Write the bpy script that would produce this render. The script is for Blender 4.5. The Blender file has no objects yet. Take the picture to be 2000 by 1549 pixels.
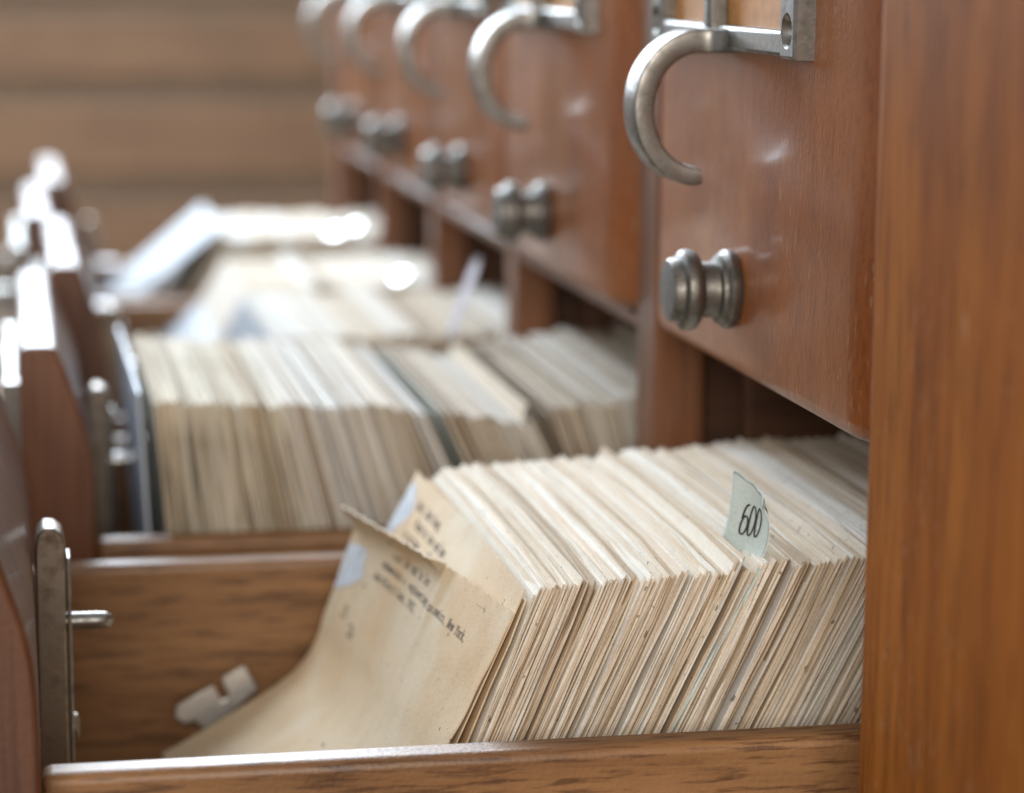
import bpy, bmesh, math, random
from mathutils import Vector, Matrix
random.seed(7)
R_ = math.radians
ZS = 262.0                       # millimetres between the table top and the lens height
def W(x, y, z): return (x / 1000.0, y / 1000.0, (z + ZS) / 1000.0)

# ------------------------------------------------------------------ camera
scene = bpy.context.scene
F, VPX, VPY, CX, CY = 5000.0, 10.0, -90.0, 1000.0, 774.5     # measured from the photograph (pixels)
dv = Vector((VPX - CX, -(VPY - CY), -F)).normalized()         # row direction seen by the lens
roll = R_(.45)
up = Vector((math.sin(roll), math.cos(roll), 0)); back = Vector((0, 0, -1))
zv = (up * back.dot(dv) - back * up.dot(dv)).normalized()
if zv.y < 0: zv.negate()
xv = dv.cross(zv)
rot = Matrix((xv, dv, zv))
cam_d = bpy.data.cameras.new('camera'); cam = bpy.data.objects.new('camera', cam_d)
scene.collection.objects.link(cam); scene.camera = cam
cam.matrix_world = Matrix.Translation(Vector(W(-160, 0, 0))) @ rot.to_4x4()
cam_d.sensor_width = 36; cam_d.lens = 90; cam_d.clip_start = .01; cam_d.clip_end = 50
cam_d.dof.use_dof = True
fwd = -Vector((rot[0][2], rot[1][2], rot[2][2]))
cam_d.dof.focus_distance = (Vector(W(-10, 488, -125)) - Vector(W(-160, 0, 0))).dot(fwd)
cam_d.dof.aperture_fstop = 9.6

# ------------------------------------------------------------------ light
world = bpy.data.worlds.new('World'); scene.world = world; world.use_nodes = True
bg = world.node_tree.nodes['Background']
bg.inputs['Color'].default_value = (1, .99, .97, 1); bg.inputs['Strength'].default_value = .43
def area(name, loc, target, sx, sy, power, col):
    d = bpy.data.lights.new(name, 'AREA'); d.shape = 'RECTANGLE'; d.size = sx; d.size_y = sy
    d.energy = power; d.color = col
    o = bpy.data.objects.new(name, d); scene.collection.objects.link(o)
    o.location = W(*loc)
    o.rotation_euler = (Vector(W(*target)) - Vector(W(*loc))).to_track_quat('-Z', 'Y').to_euler()
area('window_light', (-230, 1900, 600), (-60, 760, -100), .85, 1.15, 50, (.78, .89, 1.0))
area('fill_light', (-420, -1150, 430), (-40, 550, -130), .9, .7, 20, (1, .90, .79))  # unseen warm fill lamp, added to brighten the sides facing the camera
scene.view_settings.view_transform = 'Standard'; scene.view_settings.look = 'None'
scene.view_settings.exposure = 0; scene.view_settings.gamma = 1
scene.cycles.use_denoising = True
scene.cycles.max_bounces = 9; scene.cycles.diffuse_bounces = 6

# ------------------------------------------------------------------ materials
def nt(name):
    m = bpy.data.materials.new(name); m.use_nodes = True
    t = m.node_tree; b = t.nodes['Principled BSDF']
    return m, t, b
def N(t, kind, **kw):
    n = t.nodes.new(kind)
    for k, v in kw.items():
        if hasattr(n, k) and not k[0].isupper(): setattr(n, k, v)
        else: n.inputs[k].default_value = v
    return n
def ramp(t, fac, stops):
    r = t.nodes.new('ShaderNodeValToRGB'); e = r.color_ramp.elements
    while len(e) < len(stops): e.new(.5)
    for i, (p, c) in enumerate(stops):
        e[i].position = p; e[i].color = (*c, 1) if len(c) == 3 else c
    t.links.new(fac, r.inputs['Fac']); return r
def mix(t, a, b, fac, mode='MIX'):
    m = t.nodes.new('ShaderNodeMix'); m.data_type = 'RGBA'; m.blend_type = mode
    for s, v in ((0, fac), (6, a), (7, b)):
        if hasattr(v, 'is_linked'): t.links.new(v, m.inputs[s])
        else: m.inputs[s].default_value = v if s == 0 else (*v, 1)
    return m.outputs[2]
def coords(t, scale, shift=True):
    tc = t.nodes.new('ShaderNodeTexCoord'); mp = t.nodes.new('ShaderNodeMapping')
    mp.inputs['Scale'].default_value = scale
    if shift:
        oi = t.nodes.new('ShaderNodeObjectInfo'); ma = N(t, 'ShaderNodeMath', operation='MULTIPLY'); ma.inputs[1].default_value = 3.7
        t.links.new(oi.outputs['Random'], ma.inputs[0])
        ad = N(t, 'ShaderNodeVectorMath', operation='ADD')
        t.links.new(tc.outputs['Object'], ad.inputs[0]); t.links.new(ma.outputs[0], ad.inputs[1])
        t.links.new(ad.outputs[0], mp.inputs['Vector'])
    else: t.links.new(tc.outputs['Object'], mp.inputs['Vector'])
    return mp.outputs[0]
def wood(name, axis, dark, mid, light, rough=.32, coat=.35, pore=.5, peel=.12, across=70, along=5, fine=650, finelong=22, scratch=0):
    m, t, b = nt(name)
    def sc(a, l): return tuple(l if i == axis else a for i in range(3))
    n1 = N(t, 'ShaderNodeTexNoise', Scale=1.0, Detail=5.0, Roughness=.6, Distortion=.7)
    t.links.new(coords(t, sc(across, along)), n1.inputs['Vector'])
    n2 = N(t, 'ShaderNodeTexNoise', Scale=1.0, Detail=3.0, Roughness=.6, Distortion=.15)
    t.links.new(coords(t, sc(fine, finelong)), n2.inputs['Vector'])
    n3 = N(t, 'ShaderNodeTexNoise', Scale=900.0, Detail=2.0)
    t.links.new(coords(t, (1, 1, 1)), n3.inputs['Vector'])
    n4 = N(t, 'ShaderNodeTexNoise', Scale=14.0, Detail=3.0)
    t.links.new(coords(t, (1, 1, 1)), n4.inputs['Vector'])
    c = ramp(t, n1.outputs['Fac'], [(.30, dark), (.5, mid), (.70, light)]).outputs[0]
    p = ramp(t, n2.outputs['Fac'], [(.36, (.42, .36, .32)), (.5, (1, 1, 1))]).outputs[0]
    c = mix(t, c, p, pore, 'MULTIPLY')
    g = ramp(t, n4.outputs['Fac'], [(.35, (.82, .80, .78)), (.65, (1.1, 1.08, 1.06))]).outputs[0]
    c = mix(t, c, g, .8, 'MULTIPLY')
    t.links.new(c, b.inputs['Base Color'])
    rr = N(t, 'ShaderNodeMapRange'); rr.inputs[1].default_value = .3; rr.inputs[2].default_value = .7
    rr.inputs[3].default_value = rough - .07; rr.inputs[4].default_value = rough + .1
    t.links.new(n4.outputs['Fac'], rr.inputs[0]); t.links.new(rr.outputs[0], b.inputs['Roughness'])
    if scratch:
        n5 = N(t, 'ShaderNodeTexNoise', Scale=1.0, Detail=2.0, Distortion=.4); t.links.new(coords(t, sc(1100, 190)), n5.inputs['Vector'])
        q5 = ramp(t, n5.outputs['Fac'], [(.655, (0, 0, 0)), (.70, (1, 1, 1))])
        n6 = N(t, 'ShaderNodeTexNoise', Scale=22.0, Detail=2.0); t.links.new(coords(t, (1, 1, 1)), n6.inputs['Vector'])
        q6 = ramp(t, n6.outputs['Fac'], [(.45, (0, 0, 0)), (.62, (scratch, scratch, scratch))])
        mm = N(t, 'ShaderNodeMath', operation='MULTIPLY'); t.links.new(q5.outputs[0], mm.inputs[0]); t.links.new(q6.outputs[0], mm.inputs[1])
        c = mix(t, c, (.62, .42, .28), mm.outputs[0]); t.links.new(c, b.inputs['Base Color'])
    b1 = N(t, 'ShaderNodeBump', Strength=.35, Distance=.00022); t.links.new(n2.outputs['Fac'], b1.inputs['Height'])
    b2 = N(t, 'ShaderNodeBump', Strength=peel, Distance=.0004); t.links.new(n3.outputs['Fac'], b2.inputs['Height'])
    t.links.new(b1.outputs[0], b2.inputs['Normal']); t.links.new(b2.outputs[0], b.inputs['Normal'])
    b.inputs['Coat Weight'].default_value = coat; b.inputs['Coat Roughness'].default_value = .16
    return m
M = {}
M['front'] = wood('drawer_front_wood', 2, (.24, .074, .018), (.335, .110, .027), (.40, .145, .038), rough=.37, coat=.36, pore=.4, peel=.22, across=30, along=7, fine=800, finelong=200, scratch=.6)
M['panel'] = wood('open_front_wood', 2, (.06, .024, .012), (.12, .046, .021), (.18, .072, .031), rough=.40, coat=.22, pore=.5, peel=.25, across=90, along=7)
M['stile'] = wood('cabinet_wood', 2, (.25, .078, .012), (.31, .102, .016), (.355, .125, .021), rough=.58, coat=0, pore=.75, peel=.05, across=95, along=5, fine=750, finelong=45, scratch=.35)
M['stile'].node_tree.nodes['Principled BSDF'].inputs['Specular IOR Level'].default_value = .06
M['divider'] = wood('divider_wood', 2, (.12, .046, .018), (.20, .078, .031), (.26, .105, .045), rough=.42, coat=.2, pore=.5, across=80, along=5)
M['rail'] = wood('cabinet_rail_wood', 1, (.14, .045, .014), (.25, .085, .024), (.32, .12, .035), rough=.45, coat=.15, pore=.4)
M['wall'] = wood('drawer_side_wood', 0, (.19, .090, .034), (.27, .137, .054), (.34, .18, .075), rough=.48, coat=.07, pore=.95, peel=.35, across=110, along=9, fine=850, finelong=75)
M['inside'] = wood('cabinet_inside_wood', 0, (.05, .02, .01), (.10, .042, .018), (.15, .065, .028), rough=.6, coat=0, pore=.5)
M['board'] = wood('background_board_wood', 0, (.29, .195, .13), (.335, .225, .15), (.375, .25, .165), rough=.5, coat=0, pore=.3, across=40, along=3)
M['recess'] = wood('background_rail_wood', 0, (.24, .185, .14), (.265, .205, .155), (.29, .225, .17), rough=.6, coat=0, pore=.3, across=40, along=3)
M['table'] = wood('table_wood', 1, (.16, .10, .06), (.24, .16, .10), (.3, .2, .13), rough=.5, coat=0, pore=.4)

def metal(name, col, rough, patina, amount):
    m, t, b = nt(name)
    n = N(t, 'ShaderNodeTexNoise', Scale=260.0, Detail=5.0, Roughness=.65); t.links.new(coords(t, (1, 1, 1)), n.inputs['Vector'])
    n2 = N(t, 'ShaderNodeTexNoise', Scale=1500.0, Detail=2.0); t.links.new(coords(t, (1, 1, 1)), n2.inputs['Vector'])
    f = ramp(t, n.outputs['Fac'], [(.42, (0, 0, 0)), (.68, (1, 1, 1))]).outputs[0]
    f2 = N(t, 'ShaderNodeMath', operation='MULTIPLY'); f2.inputs[1].default_value = amount; t.links.new(f, f2.inputs[0])
    t.links.new(mix(t, col, patina, f2.outputs[0]), b.inputs['Base Color'])
    rr = N(t, 'ShaderNodeMapRange'); rr.inputs[3].default_value = rough; rr.inputs[4].default_value = rough + .28
    t.links.new(f2.outputs[0], rr.inputs[0]); t.links.new(rr.outputs[0], b.inputs['Roughness'])
    b.inputs['Metallic'].default_value = .95
    bb = N(t, 'ShaderNodeBump', Strength=.25, Distance=.0001); t.links.new(n2.outputs['Fac'], bb.inputs['Height'])
    b3 = N(t, 'ShaderNodeBump', Strength=.2, Distance=.0002); t.links.new(n.outputs['Fac'], b3.inputs['Height'])
    t.links.new(bb.outputs[0], b3.inputs['Normal']); t.links.new(b3.outputs[0], b.inputs['Normal'])
    return m
M['nickel'] = metal('worn_nickel', (.30, .295, .285), .30, (.13, .125, .105), .85)
M['knob'] = metal('dull_nickel_knob', (.235, .228, .215), .42, (.10, .095, .08), .85)
M['steel'] = metal('aged_plated_steel', (.30, .26, .22), .36, (.12, .085, .055), .8)
M['bright'] = metal('bright_plated_steel', (.85, .85, .86), .12, (.5, .5, .5), .3)

def paper(name, stops, attr=False, rough=.8, mott=.5):
    m, t, b = nt(name)
    if attr:
        a = t.nodes.new('ShaderNodeAttribute'); a.attribute_name = 'tone'; src = a.outputs['Fac']
    else: src = t.nodes.new('ShaderNodeObjectInfo').outputs['Random']
    c = ramp(t, src, stops)
    n = N(t, 'ShaderNodeTexNoise', Scale=90.0, Detail=6.0, Roughness=.65); t.links.new(coords(t, (1, 1, 1)), n.inputs['Vector'])
    n2 = N(t, 'ShaderNodeTexNoise', Scale=1800.0, Detail=3.0); t.links.new(coords(t, (1, 1, 1)), n2.inputs['Vector'])
    n3 = N(t, 'ShaderNodeTexNoise', Scale=330.0, Detail=2.0); t.links.new(coords(t, (1, 1, 1)), n3.inputs['Vector'])
    g = ramp(t, n.outputs['Fac'], [(.32, (.84, .77, .68)), (.55, (1, 1, 1))]).outputs[0]
    c2 = mix(t, c.outputs[0], g, mott, 'MULTIPLY')
    fibre = ramp(t, n2.outputs['Fac'], [(.3, (.82, .78, .72)), (.6, (1.04, 1.04, 1.04))]).outputs[0]
    c2 = mix(t, c2, fibre, .6, 'MULTIPLY')
    spot = ramp(t, n3.outputs['Fac'], [(.265, (.10, .09, .08)), (.285, (1, 1, 1))]).outputs[0]
    c2 = mix(t, c2, spot, .7, 'MULTIPLY')
    t.links.new(c2, b.inputs['Base Color'])
    b.inputs['Roughness'].default_value = rough; b.inputs['Specular IOR Level'].default_value = .3
    bb = N(t, 'ShaderNodeBump', Strength=.3, Distance=.00012); t.links.new(n2.outputs['Fac'], bb.inputs['Height'])
    t.links.new(bb.outputs[0], b.inputs['Normal'])
    return m
tones = [(0, (.45, .35, .25)), (.16, (.64, .54, .41)), (.34, (.74, .66, .54)), (.52, (.79, .73, .63)), (.68, (.77, .68, .57)), (.8, (.82, .78, .70)), (.93, (.85, .84, .79)), (1, (.86, .87, .86))]
M['card'] = paper('index_card_paper', tones)
M['card_mid'] = paper('shaded_card_paper', [(p, (c[0] * .86, c[1] * .86, c[2] * .82)) for p, c in tones])  # card paper darkened: shade on the second drawer's cards put into the colour
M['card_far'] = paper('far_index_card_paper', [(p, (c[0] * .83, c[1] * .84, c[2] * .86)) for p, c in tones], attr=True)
M['lead'] = paper('buff_card_paper', [(0, (.72, .60, .43)), (1, (.77, .66, .50))], rough=.6, mott=.5)
def stain(m):
    t = m.node_tree; b = t.nodes['Principled BSDF']; old = b.inputs['Base Color'].links[0].from_socket
    n = N(t, 'ShaderNodeTexNoise', Scale=26.0, Detail=3.0, Distortion=.5); t.links.new(coords(t, (1, 1, 1)), n.inputs['Vector'])
    q = ramp(t, n.outputs['Fac'], [(.38, (.95, .78, .58)), (.5, (1, .97, .92)), (.62, (1.0, 1.06, 1.12))])
    t.links.new(mix(t, old, q.outputs[0], .5, 'MULTIPLY'), b.inputs['Base Color'])
stain(M['lead'])
M['mint'] = paper('mint_card_paper', [(0, (.63, .745, .745)), (1, (.67, .78, .78))], mott=.35)
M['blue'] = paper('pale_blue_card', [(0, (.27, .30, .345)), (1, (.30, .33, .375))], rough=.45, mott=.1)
M['blue_lit'] = paper('lit_blue_card', [(0, (.50, .58, .70)), (1, (.54, .61, .73))], rough=.45, mott=.1)  # lighter copy of the blue card, its lit look put into the colour
M['lilac'] = paper('pale_lilac_card', [(0, (.60, .60, .68)), (1, (.62, .62, .70))], rough=.4, mott=.1)
M['green'] = paper('grey_green_card', [(0, (.38, .43, .41)), (1, (.42, .46, .44))], mott=.3)
def plain(name, col, rough=.6, metal_=0):
    m, t, b = nt(name)
    n = N(t, 'ShaderNodeTexNoise', Scale=300.0, Detail=3.0); t.links.new(coords(t, (1, 1, 1)), n.inputs['Vector'])
    c = ramp(t, n.outputs['Fac'], [(.3, tuple(v * .78 for v in col)), (.7, tuple(min(1, v * 1.12) for v in col))])
    t.links.new(c.outputs[0], b.inputs['Base Color']); b.inputs['Roughness'].default_value = rough; b.inputs['Metallic'].default_value = metal_
    return m
M['ink'] = plain('typewriter_ink', (.035, .035, .045), .7)
M['chrome'] = metal('bright_chrome', (.9, .9, .9), .08, (.6, .6, .6), .1)
M['patch'] = plain('pale_blue_patch', (.70, .79, .92), .35)  # pale blue patches along the far margins of the two typed cards
M['label'] = plain('amber_label_paper', (.60, .27, .07), .5)
M['dark'] = plain('screw_shadow_metal', (.12, .10, .085), .5, .8)
M['plate'] = metal('dull_plated_sheet', (.80, .80, .78), .40, (.35, .33, .30), .6)

# ------------------------------------------------------------------ mesh helpers (all in millimetres, lens-height frame)
def link(o, parent=None):
    scene.collection.objects.link(o)
    if parent is not None: o.parent = parent
    return o
def obj(name, vf, m, parent=None, base=None, bevel=0, seg=2, smooth=True):
    """one mesh object; vertices given in place, stored relative to its thing's base"""
    verts, faces = vf
    if base is None:
        base = ORG[root_of(parent).name] if parent is not None else (0, 0, 0)
    me = bpy.data.meshes.new(name)
    me.from_pydata([((x - base[0]) / 1000, (y - base[1]) / 1000, (z - base[2]) / 1000) for x, y, z in verts], [], faces)
    me.materials.append(m)
    bm = bmesh.new(); bm.from_mesh(me); bmesh.ops.recalc_face_normals(bm, faces=bm.faces); bm.to_mesh(me); bm.free()
    if smooth:
        for p in me.polygons: p.use_smooth = True
        me.set_sharp_from_angle(angle=R_(38))
    o = link(bpy.data.objects.new(name, me), parent)
    if parent is None: o.location = W(*base); ORG[o.name] = base
    if bevel:
        b = o.modifiers.new('bevel', 'BEVEL'); b.width = bevel / 1000; b.segments = seg; b.limit_method = 'ANGLE'; b.angle_limit = R_(35)
    return o
ORG = {}
def root_of(o):
    while o.parent is not None: o = o.parent
    return o
def tag(o, label=None, cat=None, group=None, kind=None):
    if label: o['label'] = label
    if cat: o['category'] = cat
    if group: o['group'] = group
    if kind: o['kind'] = kind
    return o
def thing(name, base, label, cat, group=None):
    o = link(bpy.data.objects.new(name, None)); o.location = W(*base); o.empty_display_size = .02
    ORG[o.name] = base
    return tag(o, label, cat, group)
def box(x0, x1, y0, y1, z0, z1):
    v = [(x, y, z) for x in (x0, x1) for y in (y0, y1) for z in (z0, z1)]
    return v, [(0, 1, 3, 2), (4, 6, 7, 5), (0, 4, 5, 1), (2, 3, 7, 6), (0, 2, 6, 4), (1, 5, 7, 3)]
def join(*vfs):
    V, Fs = [], []
    for v, f in vfs:
        n = len(V); V += v; Fs += [tuple(i + n for i in q) for q in f]
    return V, Fs
def extrude_y(profile, y0, y1, n=1, wob=None):
    V = []; k = len(profile)
    for j in range(n + 1):
        y = y0 + (y1 - y0) * j / n
        V += [(x, y, z) for x, z in profile]
    Fs = [(j * k + i, j * k + (i + 1) % k, (j + 1) * k + (i + 1) % k, (j + 1) * k + i) for j in range(n) for i in range(k)]
    Fs += [tuple(range(k)), tuple(range(n * k, n * k + k))]
    return V, Fs
def lathe_x(profile, cy, cz, n=40):
    """profile: (x, radius) round an axis along X"""
    V = []; k = len(profile)
    for a in range(n):
        t = 2 * math.pi * a / n
        V += [(x, cy + r * math.cos(t), cz + r * math.sin(t)) for x, r in profile]
    Fs = [(a * k + i, a * k + i + 1, ((a + 1) % n) * k + i + 1, ((a + 1) % n) * k + i) for a in range(n) for i in range(k - 1)]
    Fs += [tuple(a * k for a in range(n)), tuple(a * k + k - 1 for a in range(n))]
    return V, Fs
def sheet(fn, nu, nv, th):
    """thin bent sheet: fn(u,v) -> point; thickness th along its normal"""
    P = [[Vector(fn(i / nu, j / nv)) for j in range(nv + 1)] for i in range(nu + 1)]
    def nrm(i, j):
        a = P[min(i + 1, nu)][j] - P[max(i - 1, 0)][j]; b = P[i][min(j + 1, nv)] - P[i][max(j - 1, 0)]
        return a.cross(b).normalized()
    V = []; S = (nu + 1) * (nv + 1)
    for side in (0, 1):
        for i in range(nu + 1):
            for j in range(nv + 1): V.append(tuple(P[i][j] - nrm(i, j) * th * side))
    ix = lambda s, i, j: s * S + i * (nv + 1) + j
    Fs = []
    for i in range(nu):
        for j in range(nv):
            Fs.append((ix(0, i, j), ix(0, i + 1, j), ix(0, i + 1, j + 1), ix(0, i, j + 1)))
            Fs.append((ix(1, i, j), ix(1, i, j + 1), ix(1, i + 1, j + 1), ix(1, i + 1, j)))
    for i in range(nu):
        for j in (0, nv): Fs.append((ix(0, i, j), ix(0, i + 1, j), ix(1, i + 1, j), ix(1, i, j)))
    for j in range(nv):
        for i in (0, nu): Fs.append((ix(0, i, j), ix(0, i, j + 1), ix(1, i, j + 1), ix(1, i, j)))
    return V, Fs
def lerp(a, b, t): return a + (b - a) * t
def interp(pts, t):
    """smooth polyline through pts (tuples), t in 0..1 by index"""
    n = len(pts) - 1; f = min(max(t, 0), 1) * n; i = min(int(f), n - 1); f -= i
    p0, p1, p2, p3 = pts[max(i - 1, 0)], pts[i], pts[i + 1], pts[min(i + 2, n)]
    return tuple(.5 * (2 * b + (c - a) * f + (2 * a - 5 * b + 4 * c - d) * f * f + (3 * b - a - 3 * c + d) * f ** 3) for a, b, c, d in zip(p0, p1, p2, p3))

# ------------------------------------------------------------------ surroundings
tb = obj('table_top', box(-900, 900, -300, 1880, -292, -262), M['table'], base=(0, 800, -262)); tag(tb, kind='structure')
wl = thing('board_wall', (-100, 1915, -262), 'blurred brown wall of wide horizontal boards far behind the drawers', 'wall')
obj('wall_frame', box(-1200, 900, 1912, 1935, -262, 14), M['recess'], wl, bevel=1)
for k, (a, b_) in enumerate(((-30, 14), (-90, -42), (-160, -106), (-228, -180))):
    obj('board', box(-1202, 902, 1908.5, 1911.8, a + 2, b_ - 1), M['board'], wl, bevel=1.5)

# ------------------------------------------------------------------ cabinet
cab = thing('card_catalogue_cabinet', (200, 870, -262), 'orange brown wooden card cabinet with a thick rounded stile at the right', 'cabinet')
obj('stile', box(-5.5, 60, 180, 447.5, -262, 90), M['stile'], cab, bevel=5, seg=5)
obj('stile_backing', box(14, 60, 447.7, 457, -262, 90), M['stile'], cab, bevel=1)
DIV = [(641, 662), (829, 847), (996, 1011), (1146, 1160), (1292, 1325)]
for a, b_ in DIV:
    obj('divider', box(4, 18, a, b_, -225, 30 if b_ < 1300 else 60), M['divider'], cab, bevel=1.5)
    obj('partition', box(18.3, 380, a + 6, b_ - 4, -225, 28), M['inside'], cab)
    obj('runner', box(27, 380, a - 7, a - .5, -225, -96), M['inside'], cab, bevel=1)
for a, b_ in ((662.2, 828.8), (847.2, 995.8), (1011.2, 1145.8), (1160.2, 1291.8)): obj('rail', box(5, 17, a, b_, -98.5, -94.2), M['divider'], cab, bevel=1)
obj('shelf', box(26, 380, 457.5, 1291, -101, -95), M['inside'], cab)
obj('back_board', box(380.5, 392, 200, 1320, -225, 60), M['inside'], cab)
obj('side_board', box(61, 380, 440, 459, -225, 28), M['inside'], cab)
obj('bottom_board', box(2, 380, 444.5, 1320, -262, -226), M['rail'], cab, bevel=2)
obj('top_board', box(-3, 380, 444.5, 1330, 31, 62), M['rail'], cab, bevel=3)

# ------------------------------------------------------------------ drawer hardware
def sweep_xz(path, yc, wid, th, n=44):
    """flat curved strip in the XZ plane; path(t)->(x,z,normal x,normal z), rounded rectangular section"""
    sec = []
    for cx, cz_, a0 in ((1, 1, 0), (-1, 1, 90), (-1, -1, 180), (1, -1, 270)):
        for a in (0, 30, 60, 90): sec.append((cx, cz_, R_(a0 + a)))
    V = []; k = len(sec)
    for j in range(n + 1):
        t = j / n; x, z_, nx, nz = path(t); w = wid(t) / 2; h = th(t) / 2; r = min(.6, h * .5)
        for sx, sz, a in sec:
            py = sx * (w - r) + r * math.cos(a); pn = sz * (h - r) + r * math.sin(a)
            V.append((x + nx * pn, yc + py, z_ + nz * pn))
    Fs = [(j * k + i, j * k + (i + 1) % k, (j + 1) * k + (i + 1) % k, (j + 1) * k + i) for j in range(n) for i in range(k)]
    Fs += [tuple(range(k)), tuple(range(n * k, n * k + k))]
    return V, Fs
def end_bar(x, y0, y1, z0, z1, hz, r=3.7):
    """frame end with a countersunk hole; front plane at x, hangs on the face at x+4.5"""
    cy = (y0 + y1) / 2; n = 28; angs = sorted([2 * math.pi * i / n for i in range(n)] + [math.atan2(zc - hz, yc - cy) % (2 * math.pi) for yc in (y0, y1) for zc in (z0, z1)])
    k = len(angs); V = []
    def edge(a):
        c, s = math.cos(a), math.sin(a)
        t = min(((y1 - cy) / c if c > 1e-9 else (y0 - cy) / c if c < -1e-9 else 1e9), ((z1 - hz) / s if s > 1e-9 else (z0 - hz) / s if s < -1e-9 else 1e9))
        return cy + c * t, hz + s * t
    o = [edge(a) for a in angs]
    shr = lambda p, d: (min(max(p[0], y0 + d), y1 - d), min(max(p[1], z0 + d), z1 - d))
    V += [(x + 4.5, *p) for p in o]; V += [(x + .7, *p) for p in o]; V += [(x, *shr(p, .7)) for p in o]
    V += [(x, cy + r * math.cos(a), hz + r * math.sin(a)) for a in angs]
    V += [(x + .35, cy + (r - .35) * math.cos(a), hz + (r - .35) * math.sin(a)) for a in angs]
    V += [(x + 3.3, cy + (r * .62) * math.cos(a), hz + (r * .62) * math.sin(a)) for a in angs]
    Fs = [(q * k + i, q * k + (i + 1) % k, (q + 1) * k + (i + 1) % k, (q + 1) * k + i) for q in range(5) for i in range(k)]
    Fs += [tuple(range(5 * k, 6 * k))]
    return V, Fs
def hardware(root, fx, yc, zb, kdy=0, kdz=0):
    """label frame with hook pull and knob on a drawer face at x=fx; zb = bottom of the drawer front"""
    fr0, fr1 = yc + 4 - 59, yc + 4 + 59; z0 = zb + 73; z1 = zb + 101
    x = fx - 4.5
    bars = join(box(fx - 4.1, fx, fr0 + 9.8, fr1 - 9.8, z0 + .3, z0 + 5.6), box(fx - 4.1, fx, fr0 + 9.8, fr1 - 9.8, z1 - 5.6, z1 - .3))
    fr = obj('label_frame', bars, M['nickel'], root, bevel=.9)
    for a, b_ in ((fr0, fr0 + 10), (fr1 - 10, fr1)):
        e = obj('frame_end', end_bar(x, a, b_, z0, z1, z0 + 5.8), M['nickel'], fr)
        cy = (a + b_) / 2
        s = lathe_x([(fx - 1.4, 2.2), (fx - 1.8, 2.0), (fx - 2.0, 1.2)], cy, z0 + 5.8, 20)
        obj('screw', s, M['dark'], fr)
    obj('rib', box(fx - 5.6, fx - .2, yc + 6, yc + 11, z0 + 3.5, z1 - .5), M['nickel'], fr, bevel=1.2, seg=3)
    obj('paper_label', box(fx - 1.0, fx - .1, fr0 + 9, fr1 - 9, z0 + 4, z1 - 4), M['label'], root)
    # hook: leaves the lower bar, sweeps out, down and back in
    cx, cz_ = fx - 9.2, z0 - 12.9
    def path(t):
        L = .16
        if t < L:
            f = t / L; a = R_(90)
            return (lerp(fx - 1.0, cx, f), cz_ + 15.0 + .6 * (1 - f) ** 2, 0, 1)
        a = R_(90 + 184 * (t - L) / (1 - L))
        rx = 12.6; rz = 15.0
        return (cx + rx * math.cos(a), cz_ + rz * math.sin(a), math.cos(a), math.sin(a))
    hk = obj('hook_pull', sweep_xz(path, yc + 4, lambda t: 11 + 26 * max(0, 1 - t / .14) ** 2.2, lambda t: 5.4 - 1.3 * t - 0.9 * max(0, t - .97) / .03), M['nickel'], root)
    kz = zb + 19.5 + kdz; ky = yc + kdy
    prof = [(fx + .5, 4), (fx, 8.4), (fx - .8, 8.9), (fx - 2.2, 9.0), (fx - 2.9, 8.5), (fx - 3.3, 7.9), (fx - 4.2, 7.7), (fx - 4.7, 6.4), (fx - 5.2, 6.3), (fx - 8.0, 6.3), (fx - 8.5, 6.9),
            (fx - 8.8, 8.1), (fx - 9.6, 9.0), (fx - 11, 9.3), (fx - 12.3, 9.0), (fx - 12.9, 8.1), (fx - 13.1, 7.5), (fx - 14.9, 7.2), (fx - 15.5, 6.7), (fx - 15.7, 4), (fx - 15.7, .01)]
    obj('knob', lathe_x(prof, ky, kz), M['knob'], root)

# ------------------------------------------------------------------ closed drawers of the upper row
ordn = ['nearest', 'second nearest', 'middle', 'second farthest', 'farthest']
UP = [(459, 633, 0.0, 555), (660, 827, -2.0, 742), (838, 995, 4 - 1.0, 918), (1006, 1150, 4.4, 1080), (1158, 1295, 4.8, 1230)]
for k, (y0, y1, fx, yc) in enumerate(UP):
    r = thing('closed_drawer', (fx, (y0 + y1) / 2, -93), ('closed drawer beside the thick stile, nearest of the closed upper row',
              'closed upper drawer with a blurred knob, second from the thick stile',
              'closed upper drawer in the middle of the receding row, third from the stile',
              'closed upper drawer fourth from the stile, strongly blurred',
              'farthest closed upper drawer at the blurred end of the cabinet')[k], 'drawer', 'closed drawers in the upper row')
    e = [(19, 0), (9, 0), (6.6, 1.2), (5.4, 3.2), (4.2, 5.4), (2.2, 8.6), (.8, 11.6), (0, 15)]
    ol = [(fx + a, y0 + b) for a, b in e] + [(fx + a, y1 - b * .7) for a, b in reversed(e)]
    n_ = len(ol); zz = [(-93, 3.0), (-92.3, 1.6), (-91, .6), (-89, 0), (24, 0), (26, 2)]
    V_ = [(min(x + dx * (1 if x < fx + 8 else 0), fx + 19), y, z_) for z_, dx in zz for x, y in ol]
    F_ = [(j * n_ + i, j * n_ + (i + 1) % n_, (j + 1) * n_ + (i + 1) % n_, (j + 1) * n_ + i) for j in range(len(zz) - 1) for i in range(n_)] + [tuple(range(n_)), tuple(range((len(zz) - 1) * n_, len(zz) * n_))]
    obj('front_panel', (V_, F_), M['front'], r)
    hardware(r, fx, yc, -93, (0, 11, 6, 6, 0)[k], (0, -2.0, -3.2, -2.8, -4.2)[k])

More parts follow.
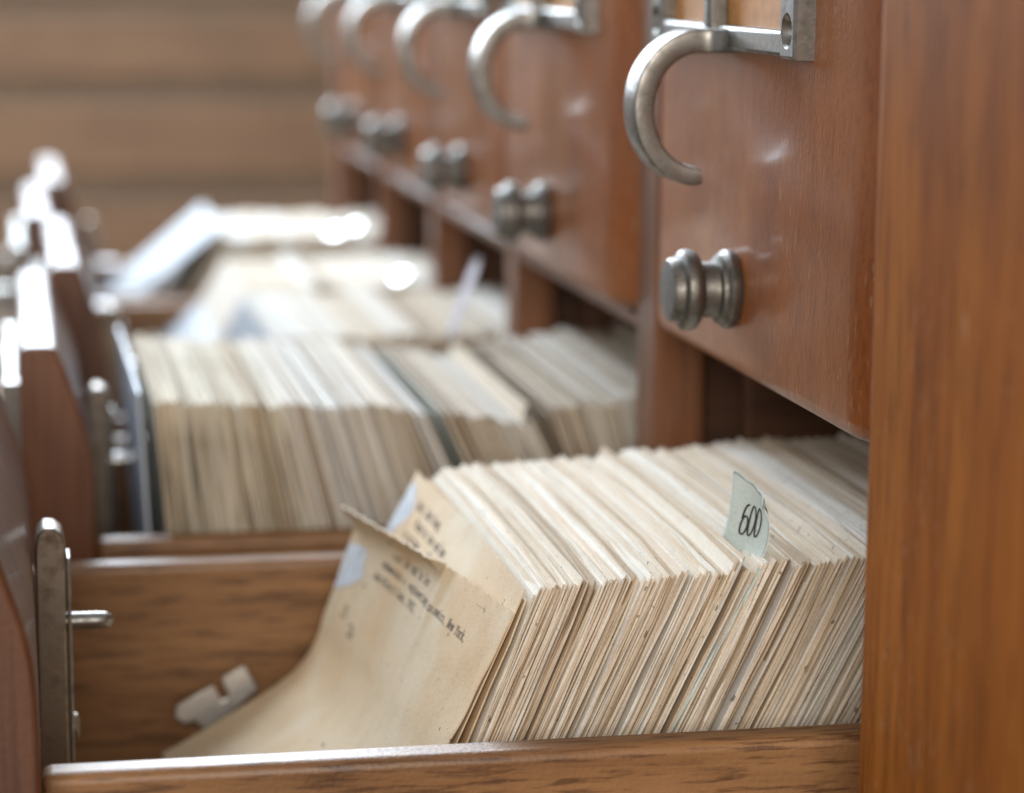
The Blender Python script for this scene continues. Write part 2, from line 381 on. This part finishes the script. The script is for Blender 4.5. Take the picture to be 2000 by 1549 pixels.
# ------------------------------------------------------------------ open drawers of the lower row
#     near wall y, far wall y, front panel (y0, y1), inner x of panel, wall top z
LO = [(473, 482, 633, 641, 458, 634, -157.2, -153.2, -151.0), (667, 676, 812, 821, 662, 828, -140.2, -152.6, -152.6),
      (851, 859, 986, 994, 838, 995, -129.6, -152.6, -152.6), (1013, 1021, 1136, 1144, 1006, 1150, -136.5, -152, -152), (1162, 1170, 1281, 1289, 1158, 1295, -128.0, -152, -152)]
TOPZ = -99.6
for k, (a0, a1, b0, b1, p0, p1, xi, zt, zt2) in enumerate(LO):
    r = thing('open_drawer', (xi + 90, (p0 + p1) / 2, -215), ('pulled out drawer nearest the camera, half empty, holding the bent typed card',
              'pulled out drawer directly behind the nearest one, full of shaded cards',
              'pulled out drawer in the middle of the lower row, third from the camera',
              'pulled out drawer fourth from the camera, with a slanted pale front card',
              'farthest pulled out drawer, next to the blurred board wall')[k], 'drawer', 'open drawers in the lower row')
    prof = [(-19, -215), (-19, TOPZ - 2), (-17.5, TOPZ), (-10.5, TOPZ), (-9.2, TOPZ - 1.2), (-6.8, -107), (-4.6, -113.5), (-2.4, -120), (-.9, -127), (-.2, -134), (0, -142), (0, -215)]
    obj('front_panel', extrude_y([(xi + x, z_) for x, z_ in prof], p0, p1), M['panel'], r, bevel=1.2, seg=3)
    obj('side_wall', box(xi + .1, 260, a0, a1, -212, zt), M['wall'], r, bevel=2.2, seg=4)
    obj('side_wall', box(xi + .1, 260, b0, b1, -212, zt2), M['wall'], r, bevel=2.2, seg=4)
    obj('drawer_floor', box(xi + .2, 260, a1 + .1, b0 - .1, -203, -196.2), M['wall'], r)
    hardware(r, xi - 19, (p0 + p1) / 2 + 3, -215)
    # plated catch: channel standing on the inside of the front, with a rod end through it
    yc = {0: 560, 1: 745}.get(k, (p0 + p1) / 2)
    zt_ = -123.5
    ch = [(.3, -196), (.3, zt_ - 5), (.9, zt_ - 1.6), (2.4, zt_), (4.6, zt_ - .2), (6.3, zt_ - 1.6), (6.9, zt_ - 4.5), (6.7, zt_ - 12), (7.0, -196)]
    br = obj('catch_bracket', extrude_y([(xi + x, z_) for x, z_ in ch], yc - 5, yc + 6, 1), M['steel'], r, bevel=.5)
    pts = [(xi + 6.5, 2.0), (xi + 13.5, 1.95), (xi + 15.5, 1.8), (xi + 16.6, 1.3), (xi + 17.1, .6), (xi + 17.2, .01)]
    obj('rod_end', lathe_x(pts, yc - 1, -145.6, 20), M['bright'] if k else M['nickel'], br)
    obj('plate_edge', box(xi + 7.05, xi + 8.0, yc - 4.2, yc + 5, -196, zt_ - 7), M['nickel'], br, bevel=.3)
    if k == 0: obj('rivet', lathe_x([(xi + 8.01, 3.2), (xi + 8.8, 3.0), (xi + 9.3, 1.8), (xi + 9.4, .01)], yc, -170, 20), M['steel'], br)

# notched follower plate at the far wall of the nearest drawer
q = [(-122.8, -189.5), (-122.2, -186.6), (-113.0, -181.8), (-111.0, -186.0), (-109.0, -184.8), (-110.9, -180.0), (-105.1, -177.0), (-101.6, -183.2), (-110.2, -190.2), (-115.6, -193.2), (-117.6, -190.8), (-120.4, -191.4)]
p = obj('notched_plate', extrude_y(q, 627.5, 629.5), M['plate'], base=(-112, 628, -190), bevel=.3)
tag(p, 'small pale grey notched metal plate by the far wall of the nearest open drawer', 'plate')

# ------------------------------------------------------------------ index cards
def card_mesh(name, m, seed, bow=1.0, wear=1.0, w=125.0, h=75.0, th=.40):
    rnd = random.Random(seed); ny, nz = 4, 7
    f = [rnd.uniform(-1, 1) for _ in range(12)]; cr = [rnd.uniform(.3, 2.1) * wear for _ in range(4)]
    V = []
    for side in (-.5, .5):
        for i in range(ny + 1):
            for j in range(nz + 1):
                u, v = i / ny, j / nz
                y = (u - .5) * w; z_ = v * h
                if i == 0: y += rnd.uniform(-.28, .28) * wear
                if i == ny: y += rnd.uniform(-.28, .28) * wear
                if j == nz: z_ += rnd.uniform(-.22, .22) * wear
                if j == nz and i == 0: y += cr[0] * .6; z_ -= cr[0] * .7
                if j == nz and i == ny: y -= cr[1] * .6; z_ -= cr[1] * .7
                x = bow * (f[0] * .45 * math.sin(math.pi * v) + f[1] * .22 * math.sin(2 * math.pi * v + f[2]) * math.sin(math.pi * v)) + .22 * f[3] * math.sin(math.pi * u)
                if i == 0: x += .12 * rnd.uniform(-1, 1)
                V.append((x + side * th, y, z_))
    S = (ny + 1) * (nz + 1); ix = lambda s, i, j: s * S + i * (nz + 1) + j
    Fs = []
    for i in range(ny):
        for j in range(nz):
            for s in (0, 1): Fs.append((ix(s, i, j), ix(s, i + 1, j), ix(s, i + 1, j + 1), ix(s, i, j + 1)))
    for i in range(ny):
        for j in (0, nz): Fs.append((ix(0, i, j), ix(0, i + 1, j), ix(1, i + 1, j), ix(1, i, j)))
    for j in range(nz):
        for i in (0, ny): Fs.append((ix(0, i, j), ix(0, i, j + 1), ix(1, i, j + 1), ix(1, i, j)))
    me = bpy.data.meshes.new(name)
    me.from_pydata([(x / 1000, y / 1000, z_ / 1000) for x, y, z_ in V], [], Fs); me.materials.append(m)
    bm = bmesh.new(); bm.from_mesh(me); bmesh.ops.recalc_face_normals(bm, faces=bm.faces); bm.to_mesh(me); bm.free()
    return me
CM = [card_mesh('index_card', M['card'], 100 + i) for i in range(26)]
CM2 = [card_mesh('index_card', M['card_mid'], 200 + i) for i in range(12)]
def place(me, xt, yc, ztop, lean, h=75.0, sx=1.0, yaw=0.0, name='index_card'):
    """stand a card so that its top edge is at (xt, ztop)"""
    o = link(bpy.data.objects.new(name, me))
    th = R_(lean)
    o.location = W(xt - h * math.sin(th), yc, ztop - h * math.cos(th))
    o.rotation_euler = (random.gauss(0, .0012), th, yaw)
    o.scale = (sx, 1, 1)
    return o
def pick(pts, x):
    for (a, va), (b, vb) in zip(pts, pts[1:]):
        if x <= b: return lerp(va, vb, min(1, max(0, (x - a) / (b - a))))
    return pts[-1][1]
L1 = 'cream index card in the packed row between the typed cards and the mint 600 tab'
L1b = 'cream index card packed behind the mint 600 tab, towards the dark cabinet'
G1 = 'index cards in the nearest open drawer'
ztop1 = [(-60, -126.6), (-53, -125.6), (-20, -123.8), (12, -122.2), (40, -120.5), (90, -120)]
lean1 = [(-60, 22.0), (-40, 23.5), (-20, 25.5), (20, 27.2), (90, 31)]
x = -55.8; n1 = 0; clump = 0; cz_ = 0; cyo = 0
while x < 84 and n1 < 236:
    if clump <= 0:
        clump = random.choice((2, 3, 4, 5, 7, 9)); cz_ = random.gauss(0, .55); cyo = random.gauss(0, .35); gap = random.choice((0, .05, .1, .3, .45))
        x += gap
        tilt = random.gauss(0, .35)
    o = place(random.choice(CM), x, 497 + 62.5 + cyo + random.gauss(0, .28), pick(ztop1, x) + cz_ + random.gauss(0, .42), pick(lean1, x) + tilt + random.gauss(0, .12),
              sx=random.choice((.8, .9, 1, 1, 1.1, 1.5)))
    tag(o, L1 if x < -9 else L1b, 'card', G1 + (' before the 600 tab' if x < -9 else ' behind the 600 tab'))
    x += (random.uniform(.43, .56) if x < 18 else random.uniform(.58, .85)); clump -= 1; n1 += 1

# second drawer: first sixty or so as cards of their own
L2 = 'shaded index card standing at the front of the second open drawer'
G2 = 'index cards at the front of the second open drawer'
x = -124.0; n2 = 0
lean2 = [(-125, -5), (-97, -12), (-60, -20), (-48, -26)]
ztop2 = [(-125, -116.8), (-97, -118.6), (-48, -123.2), (90, -121)]
while n1 + n2 < 298:
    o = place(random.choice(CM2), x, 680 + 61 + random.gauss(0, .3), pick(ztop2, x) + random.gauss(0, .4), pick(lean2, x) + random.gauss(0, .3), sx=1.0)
    tag(o, L2, 'card', G2)
    x += random.uniform(.46, .6); n2 += 1
x2 = x
# all the other cards, past the limit: one mass
def mass(rows):
    V, Fs, tone = [], [], []
    for xs, xe, y0, wid, zt, ln, step in rows:
        x = xs; c = 0; dz = 0
        while x < xe:
            if c <= 0: c = random.randint(4, 16); dz = random.gauss(0, .8); tn = random.uniform(.1, .9)
            c -= 1
            th = R_(pick(ln, x) + random.gauss(0, .35)); h = 76; zt_ = pick(zt, x) + dz + random.gauss(0, .5); yj = random.gauss(0, .5)
            n = len(V); t_ = step * .78
            for s in (-.5, .5):
                for yy in (y0 + yj, y0 + wid + yj):
                    for q_ in (0, 1):
                        bx = x - h * math.sin(th) if q_ == 0 else x
                        bz = zt_ - h * math.cos(th) if q_ == 0 else zt_
                        V.append((bx + s * t_ * math.cos(th), yy, bz - s * t_ * math.sin(th)))
            Fs += [tuple(n + i for i in f) for f in ((0, 1, 3, 2), (4, 6, 7, 5), (0, 4, 5, 1), (2, 3, 7, 6), (0, 2, 6, 4), (1, 5, 7, 3))]
            tone += [min(1, max(0, tn + random.gauss(0, .16)))] * 8
            x += step * random.uniform(.85, 1.2)
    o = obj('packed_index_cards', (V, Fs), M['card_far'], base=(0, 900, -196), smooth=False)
    at = o.data.attributes.new('tone', 'FLOAT', 'POINT')
    at.data.foreach_set('value', tone)
    return o
o = mass([(x2, -50, 680, 122, ztop2, lean2, .62),
          (-45.5, -20, 680, 122, [(-46, -123), (-30, -125), (-20, -125.5)], [(-46, -24), (-20, -27)], .62),
          (-16, 100, 680, 122, [(-16, -124), (8, -119.6), (100, -119)], [(-16, -20), (8, -13), (100, -10)], .66),
          (-72, 100, 862, 121, [(-72, -129), (100, -128)], [(-67, 16), (0, 24), (100, 28)], .8),
          (-68, 100, 1023, 112, [(-68, -133), (100, -130)], [(-60, 30), (100, 30)], .8),
          (-64, 100, 1172, 108, [(-64, -128), (100, -128)], [(-64, 34), (100, 30)], .8)])
tag(o, 'tightly packed older index cards filling the rest of the second drawer and the three far drawers', 'cards', kind='stuff')

# guides and loose cards
def guide(name, xt, yc, ztop, lean, m, label, cat, w=122.0, h=76.0, th=.5, seed=1, wear=.4, tab=None, bow=.4):
    me = card_mesh(name, m, seed, bow=bow, wear=wear, w=w, h=h, th=th)
    o = place(me, xt, yc, ztop, lean, h=h, name=name)
    tag(o, label, cat)
    if tab:
        ty, tw, th_, mt, pn = tab
        V, Fs = sheet(lambda u, v: (1.0 * math.sin(math.pi * v), ty + tw * (u - .5), h - 2 + (th_ + 2) * v), 6, 8, 1.0)
        t = bpy.data.meshes.new(pn); t.from_pydata([(a / 1000, b / 1000, c / 1000) for a, b, c in V], [], Fs); t.materials.append(mt)
        for pl in t.polygons: pl.use_smooth = True
        q_ = link(bpy.data.objects.new(pn, t), o)
    return o
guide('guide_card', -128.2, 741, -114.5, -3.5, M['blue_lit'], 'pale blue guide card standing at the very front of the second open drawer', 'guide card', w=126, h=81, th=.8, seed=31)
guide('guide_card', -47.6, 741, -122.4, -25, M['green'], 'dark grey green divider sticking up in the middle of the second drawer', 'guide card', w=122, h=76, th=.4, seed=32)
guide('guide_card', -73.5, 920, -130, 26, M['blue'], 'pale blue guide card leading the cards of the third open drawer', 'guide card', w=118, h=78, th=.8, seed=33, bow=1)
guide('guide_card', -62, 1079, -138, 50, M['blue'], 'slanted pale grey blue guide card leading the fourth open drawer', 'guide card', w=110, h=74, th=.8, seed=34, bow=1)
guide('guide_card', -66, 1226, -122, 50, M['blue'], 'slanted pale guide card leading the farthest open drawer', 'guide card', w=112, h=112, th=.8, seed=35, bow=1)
def world_child(root_, name, vf, m):
    """a part of a tilted guide card, vertices given in place"""
    bpy.context.view_layer.update(); inv_ = root_.matrix_world.inverted()
    me = bpy.data.meshes.new(name); me.from_pydata([tuple(inv_ @ Vector(W(*v))) for v in vf[0]], [], vf[1]); me.materials.append(m)
    for pl in me.polygons: pl.use_smooth = True
    return link(bpy.data.objects.new(name, me), root_)
def cap(c, n, r, bulge, th=.6):
    """shallow convex metal cap at c facing n"""
    n = Vector(n).normalized(); a = n.orthogonal().normalized(); b = n.cross(a); c = Vector(c); V = []; k = 24
    for rr in (0.0, .35, .7, .92, 1.0):
        for i in range(k): V.append(tuple(c + (a * math.cos(6.28319 * i / k) + b * math.sin(6.28319 * i / k)) * r * rr + n * bulge * (1 - rr * rr)))
    for i in range(k): V.append(tuple(c + (a * math.cos(6.28319 * i / k) + b * math.sin(6.28319 * i / k)) * r - n * th))
    F_ = [(q * k + i, q * k + (i + 1) % k, (q + 1) * k + (i + 1) % k, (q + 1) * k + i) for q in range(5) for i in range(k)] + [tuple(range(5 * k, 6 * k))]
    return V, F_
for (xt, yc, zt_, c, lab) in ((-4, 1079, -131, (-4, 1030, -128.6), 'guide card with a bright metal capped corner in the fourth open drawer'),
                              (-13, 1226, -129, (-13, 1180, -126.6), 'guide card with the brightest metal cap in the farthest open drawer'),
                              (-2, 1226, -129, (-2, 1184, -124.0), 'guide card with a fainter metal cap in the farthest open drawer, nearer the cabinet')):
    o = guide('guide_card', xt, yc, zt_ - .5, 30, M['card'], lab, 'guide card', w=108, h=72, seed=int(-xt) + 70)
    world_child(o, 'metal_cap', cap(c, (-.34, -.34, .86), 4.2 if xt != -2 else 3.2, .5), M['chrome'])
    world_child(o, 'cap_stem', box(c[0] - 1.2, c[0] + 1.2, c[1] - 1, c[1] + 1.5, c[2] - 12, c[2] - .9), M['bright'])
o = guide('guide_card', -22, 741, -121, 12, M['card'], 'guide card with a leaning pale lilac tab at the back of the second drawer', 'guide card', w=120, h=74, seed=39)
world_child(o, 'paper_tab', sheet(lambda u, v: (lerp(-14.5, -23, v) + .8 * math.sin(math.pi * u), lerp(806, 795, u), lerp(-94.5, -121, v) - 2.5 * (2 * u - 1) ** 4 * (1 - v) ** 2), 8, 8, .6), M['lilac'])

# ------------------------------------------------------------------ typewritten text as stroked letters
def el(cx, cy, rx, ry, a0=0, a1=360, n=14):
    return [(cx + rx * math.cos(R_(a0 + (a1 - a0) * i / n)), cy + ry * math.sin(R_(a0 + (a1 - a0) * i / n))) for i in range(n + 1)]
X = 6.8
G = {
 'a': [el(4.5, 2.2, 3, 2.2), [(7.2, X - 1.8), (7.2, .6), (8.4, 0)], el(4.7, X - 2.2, 2.5, 2, 180, 0, 8)],
 'c': [el(5, 3.4, 3.4, 3.4, 40, 320)], 'd': [el(4.5, 3.3, 3.1, 3.3), [(7.4, 10.5), (7.4, 0), (8.8, 0)], [(5.8, 10.5), (7.4, 10.5)]],
 'e': [el(5, 3.4, 3.4, 3.4, 0, 320), [(1.7, 3.6), (8.3, 3.6)]], 'g': [el(4.6, 3.6, 2.9, 3.0), [(7.3, X), (7.3, -1)], el(4.6, -1, 2.8, 2, 0, -160, 8), [(7.3, X), (9, X)]],
 'i': [[(5, X), (5, 0)], [(2.4, 0), (7.8, 0)], [(2.8, X), (5, X)], [(5, 9), (5, 10)]],
 'l': [[(5, 10.5), (5, 0)], [(2.4, 0), (7.8, 0)], [(2.8, 10.5), (5, 10.5)]],
 'm': [[(1.4, X), (1.4, 0)], [(5, 5.4), (5, 0)], [(8.6, 5.0), (8.6, 0)], el(3.2, 5, 1.8, 1.7, 180, 0, 6), el(6.8, 5, 1.8, 1.7, 180, 0, 6), [(.4, 0), (2.6, 0)], [(7.6, 0), (9.8, 0)]],
 'n': [[(2, X), (2, 0)], el(5, 4, 3, 2.8, 180, 0, 8), [(8, 4), (8, 0)], [(.6, 0), (3.6, 0)], [(6.4, 0), (9.4, 0)], [(.8, X), (2, X)]],
 'h': [[(2, 10.5), (2, 0)], el(5, 4, 3, 2.8, 180, 0, 8), [(8, 4), (8, 0)], [(.6, 0), (3.6, 0)], [(6.4, 0), (9.4, 0)], [(.6, 10.5), (2, 10.5)]],
 'o': [el(5, 3.4, 3.4, 3.4)], 'r': [[(3, X), (3, 0)], el(5.6, 4.2, 2.6, 2.6, 180, 40, 8), [(1, 0), (6, 0)], [(1.4, X), (3, X)]],
 's': [[(7.8, 5.4), (6.5, 6.7), (3.6, 6.7), (2.3, 5.4), (3, 4), (7, 3), (8, 1.6), (6.8, .1), (3.4, .1), (2, 1.4)]],
 'v': [[(1.5, X), (5, 0), (8.5, X)], [(.3, X), (3.2, X)], [(6.8, X), (9.7, X)]],
 'w': [[(1, X), (3, 0), (5, 5.6), (7, 0), (9, X)], [(0, X), (2.4, X)], [(7.6, X), (10, X)]],
 'y': [[(1.5, X), (5, 0)], [(8.5, X), (4, -3), (2, -3.2)], [(.3, X), (3.2, X)], [(6.8, X), (9.7, X)]],
 'k': [[(2.4, 10.5), (2.4, 0)], [(8, X), (2.6, 2.6)], [(4.4, 4), (8.4, 0)], [(1, 0), (4, 0)], [(6.8, 0), (9.6, 0)], [(1, 10.5), (2.4, 10.5)], [(6.4, X), (9, X)]],
 'u': [[(2, X), (2, 2.6)], el(4.8, 2.6, 2.8, 2.6, 180, 360, 8), [(7.8, X), (7.8, 0), (9, 0)]],
 't': [[(4, 9.4), (4, 1.6), (5.2, .2), (7.4, .4)], [(1.8, X), (7.6, X)]],
 'A': [[(1, 0), (5, 10), (9, 0)], [(2.6, 3.6), (7.4, 3.6)], [(0, 0), (3, 0)], [(7, 0), (10, 0)]],
 'N': [[(2, 0), (2, 10), (8, 0), (8, 10)], [(.6, 0), (3.6, 0)], [(.4, 10), (2, 10)], [(6.4, 10), (9.6, 10)]],
 'Y': [[(1, 10), (5, 5), (9, 10)], [(5, 5), (5, 0)], [(3, 0), (7, 0)], [(0, 10), (2.6, 10)], [(7.4, 10), (10, 10)]],
 'J': [[(7, 10), (7, 3)], el(4.4, 3, 2.6, 3, 0, -180, 8), [(5, 10), (9, 10)]],
 'W': [[(1, 10), (2.8, 0), (5, 8), (7.2, 0), (9, 10)], [(0, 10), (2.4, 10)], [(7.6, 10), (10, 10)]],
 'S': [[(8, 8.4), (6.5, 10), (3.4, 10), (2, 8.2), (3, 6), (7, 4.4), (8.2, 2.2), (6.6, 0), (3.2, 0), (1.8, 1.8)]],
 'T': [[(5, 10), (5, 0)], [(1, 8), (1, 10), (9, 10), (9, 8)], [(3, 0), (7, 0)]],
 '&': [[(9, 0), (2.8, 7.4), (3.4, 9.6), (5.6, 9.8), (6.2, 8), (2, 3), (2.2, .6), (4.6, -.1), (8.4, 4.4)]],
 '1': [[(2.6, 8), (5, 10), (5, 0)], [(2.4, 0), (7.6, 0)]], '9': [el(5, 7, 3, 3), [(8, 7), (7.6, 3), (5.4, 0), (3, .2)]],
 '5': [[(8, 10), (2.8, 10), (2.4, 5.6), (5.4, 6.4), (8, 4.8), (8, 1.8), (5.6, 0), (2, 1)]], '2': [[(2, 8), (3.4, 9.9), (6.4, 9.9), (8, 7.8), (7, 5), (2, 0), (8.4, 0)]],
 ',': [[(5, .8), (5.2, 0), (4, -2)]], '.': [[(4.8, .2), (5.4, .2)]], ' ': [],
}
def stroke_text(text, fn, pitch=2.54, scale=.25, wd=.3, tall=1.0):
    """ribbons of ink; fn(a, b) maps millimetres along and above the line to a point"""
    V, Fs = [], []
    for ci, ch in enumerate(text):
        for st in G.get(ch, []):
            for (x0, y0), (x1, y1) in zip(st, st[1:]):
                a = Vector((ci * pitch + x0 * scale, y0 * scale * tall)); b = Vector((ci * pitch + x1 * scale, y1 * scale * tall))
                d = (b - a)
                if d.length < 1e-6: continue
                d.normalize(); a = a - d * wd * .35; b = b + d * wd * .35; nn = Vector((-d.y, d.x)) * wd / 2
                n = len(V); V += [fn(*(a + nn)), fn(*(a - nn)), fn(*(b - nn)), fn(*(b + nn))]; Fs.append((n, n + 1, n + 2, n + 3))
    return V, Fs

# ------------------------------------------------------------------ bent typed card (front of the nearest drawer)
NEAR = [(-61.6, -131.6), (-65.0, -138.2), (-68.4, -144.8), (-71.8, -151.5), (-75.4, -158.2), (-79.2, -165), (-84.2, -172), (-91, -179.5), (-101, -187), (-115, -194.6)]
FAR = [(-76.4, -136.2), (-78.8, -141.6), (-80.9, -147.4), (-83.1, -153.8), (-85.8, -161.4), (-88.3, -168.6), (-92.8, -175.4), (-100.4, -181.0), (-111.5, -187.6), (-126.8, -195.9)]
YF, YN = 618.0, 497.0
def smooth(a, b, t):
    t = min(1, max(0, (t - a) / (b - a))); return t * t * (3 - 2 * t)
def bent(u, v):
    """u: 0 far edge .. 1 near edge, v: 0 top .. 1 bottom"""
    f = interp(FAR, v); n = interp(NEAR, v); y = lerp(YF, YN, u)
    e = max(u, 0) ** .85
    x = lerp(f[0], n[0], e); z_ = lerp(f[1], n[1], e)
    s = v * 76
    # the far half of the top edge curls forward; it stops at a torn step
    c0 = lerp(4.4, 8.0, smooth(549, 612, y)) * smooth(547.8, 549.6, y)
    if s < c0:
        f0 = interp(FAR, c0 / 76); n0 = interp(NEAR, c0 / 76)
        x0, z0 = lerp(f0[0], n0[0], e), lerp(f0[1], n0[1], e)
        x, z_ = x0, z0; m_ = 14; ds = (c0 - s) / m_
        for q_ in range(m_):
            ph = -.42 + 1.02 * smooth(.0, .38, (q_ + .5) * ds / c0)
            x -= math.sin(ph) * ds; z_ += math.cos(ph) * ds
    # crease running down from the step
    g = math.exp(-((y - 543.5) / 2.0) ** 2) * max(0, 1 - s / 34) * 1.5
    x -= g * .9; z_ += g * .25
    x += .5 * math.sin(y * .09 + 1) * math.sin(math.pi * v)
    y += .35 * math.sin(v * 31) * (1 if u in (0, 1) else 0)
    if v == 0: z_ += .25 * math.sin(y * 1.3) + .18 * math.sin(y * 2.9)
    return (x, y, z_)
def on(fn, w, h, off):
    """paper surface as a map from millimetres (from far edge, down from the top), lifted by off towards -X"""
    def f(a, d):
        u, v = min(max(a / w, .005), .995), min(max(d / h, 0), .99); e = .004
        p = Vector(fn(u, v)); du = Vector(fn(min(u + e, .999), v)) - Vector(fn(u - e, v)); dvv = Vector(fn(u, v + e)) - Vector(fn(u, max(v - e, 0.0001)))
        n = du.cross(dvv).normalized()
        if n.x > 0: n = -n
        return tuple(p + n * off)
    return f
bc = obj('bent_card', sheet(bent, 70, 44, -.3), M['lead'], base=(-95, 557, -196))
tag(bc, 'large buff typed card bent forward with a curled torn top, front of the nearest drawer', 'card')
B = on(bent, 121, 76, .06)
def line(fn, a0, d0, text, slope=0.0, **kw):
    return stroke_text(text, lambda a, b: fn(a0 + a, d0 - b + slope * a), **kw)
LT = dict(pitch=1.56, scale=.155, tall=1.45, wd=.27)
inked = join(line(B, 28, 11.6, 'Fundamentals of engineering economics, New York,', slope=.022, **LT), line(B, 27, 16.2, 'John Wiley & Sons, 1952,', slope=.012, **LT),
             line(B, 33, 7.4, 'Principles and tables', slope=.02, **LT),
             line(B, 14, 31, '25', scale=.3), line(B, 24, 34, 'TA', scale=.3))
inked = (inked[0], inked[1])
obj('typed_text', inked, M['ink'], bc, smooth=False)
obj('ditto_marks', line(B, 98, 4.2, '.....,', pitch=1.2, wd=.22), M['ink'], bc, smooth=False)
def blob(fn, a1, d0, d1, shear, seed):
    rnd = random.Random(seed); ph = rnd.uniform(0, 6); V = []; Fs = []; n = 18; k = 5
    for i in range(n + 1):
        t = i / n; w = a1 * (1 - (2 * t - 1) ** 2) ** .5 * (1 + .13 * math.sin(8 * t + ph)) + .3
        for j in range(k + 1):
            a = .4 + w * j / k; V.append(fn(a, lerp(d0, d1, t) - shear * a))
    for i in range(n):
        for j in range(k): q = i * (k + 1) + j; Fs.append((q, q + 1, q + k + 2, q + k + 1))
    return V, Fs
obj('pale_patch', blob(on(bent, 121, 76, .1), 19, 11.5, 27, .22, 3), M['patch'], bc)

# second typed card, standing just behind it
def second(u, v):
    y = lerp(623, 497.5, u); th = R_(lerp(27.5, 24.2, u)); s = v * 75
    xt = -61.6 + 1.2 * math.sin(math.pi * u) + 2.3 * u; zt_ = -127.4 + .2 * u
    jag = (.3 * math.sin(y * .9) + .2 * math.sin(y * 2.3)) if v == 0 else 0
    return (xt - s * math.sin(th) - .8 * math.sin(math.pi * v) * (1 - u), y, zt_ + jag - s * math.cos(th))
sc_ = obj('typed_card', sheet(second, 40, 12, -.3), M['lead'], base=(-75, 560, -196))
tag(sc_, 'buff typed card standing behind the bent one, several blurred lines of typing', 'card')
S2 = on(second, 125.5, 75, .06)
obj('typed_text', join(line(S2, 15, 6.8, 'Ward, John Young,', **LT), line(S2, 20, 10.6, 'Steam turbines and how', **LT), line(S2, 15, 14.4, 'to run them.', **LT), line(S2, 42, 14.4, 'New York, 1911,', **LT),
                       line(S2, 60, 18.2, 'illus.', **LT)), M['ink'], sc_, smooth=False)
obj('pale_patch', blob(on(second, 125.5, 75, .1), 11, 3.0, 17.5, .18, 5), M['patch'], sc_)

# loose cards fanned between the typed cards and the row
for k, (xt, zt_, ln, yo, lab, mm) in enumerate(((-58.4, -128.2, 22.8, .3, 'first loose tan card squeezed between the two typed cards', M['lead']),
                                      (-56.9, -127.3, 21.6, .1, 'white edged card standing right behind the second typed card', M['card']))):
    o = guide('loose_card', xt, 559.5 + yo, zt_, ln, mm, lab, 'card', w=125, h=75, th=.4, seed=50 + k, wear=1)

# ------------------------------------------------------------------ mint guide card with the 600 tab
def tabf(u, v):
    """u: 0 far .. 1 near, v: 0 top .. 1 bottom"""
    far = interp([(-10.2, 516.6, -107.6), (-10.6, 516.7, -114), (-11.6, 517.5, -120.5), (-13.2, 519, -125), (-14, 519, -130)], v)
    near = interp([(-7.2, 504.2, -111.4), (-6.4, 502.9, -115.6), (-7.0, 502.4, -120.5), (-9.4, 501.6, -126.2), (-11.4, 502.4, -131)], v)
    bow = 1.1 * math.sin(math.pi * u)
    p = [lerp(a, b, u) for a, b in zip(far, near)]
    p[0] += bow * (1 - .5 * v)
    c = max(0, u - .86) / .14
    p[2] -= 1.6 * c * c * (1 - v) ** 3
    if v == 0: p[2] += .2 * math.sin(u * 17)
    return tuple(p)
gd = guide('guide_card', -9.0, 559.5, -124.2, 29.5, M['mint'], 'mint green guide card whose upright worn tab reads 600 in the nearest drawer', 'guide card', w=125, h=74, th=.6, seed=61)
bpy.context.view_layer.update()
inv = gd.matrix_world.inverted()
def local_obj(name, vf, m):
    V = [tuple(inv @ Vector(W(*v))) for v in vf[0]]
    me = bpy.data.meshes.new(name); me.from_pydata(V, [], vf[1]); me.materials.append(m)
    for pl in me.polygons: pl.use_smooth = True
    return link(bpy.data.objects.new(name, me), gd)
tb_ = local_obj('number_tab', sheet(tabf, 22, 22, -.45), M['mint'])
T = on(tabf, 14.4, 22, .09)
def digits():
    V, Fs = [], []
    for ci, (cx) in enumerate((5.0, 7.3, 9.7)):
        st = [el(0, 0, 1.0, 3.1, 0, 360, 22)] if ci else [el(0, -1.2, 1.0, 1.9, 0, 360, 18), el(.5, .0, 1.5, 3.1, 180, 85, 10)]
        for s in st:
            n0 = len(s)
            for i in range(n0 - 1):
                a = Vector(s[i]); b = Vector(s[i + 1]); d = (b - a).normalized(); nn = Vector((-d.y, d.x))
                w = .22 + .24 * abs(d.y)
                a -= d * .05; b += d * .05
                n = len(V); pts = [a + nn * w / 1.6, a - nn * w / 1.6, b - nn * w / 1.6, b + nn * w / 1.6]
                V += [T(cx + p.x + p.y * .1, 8.4 - p.y - .1 * cx) for p in pts]; Fs.append((n, n + 1, n + 2, n + 3))
    return V, Fs
local_obj('number_print', digits(), M['ink'])
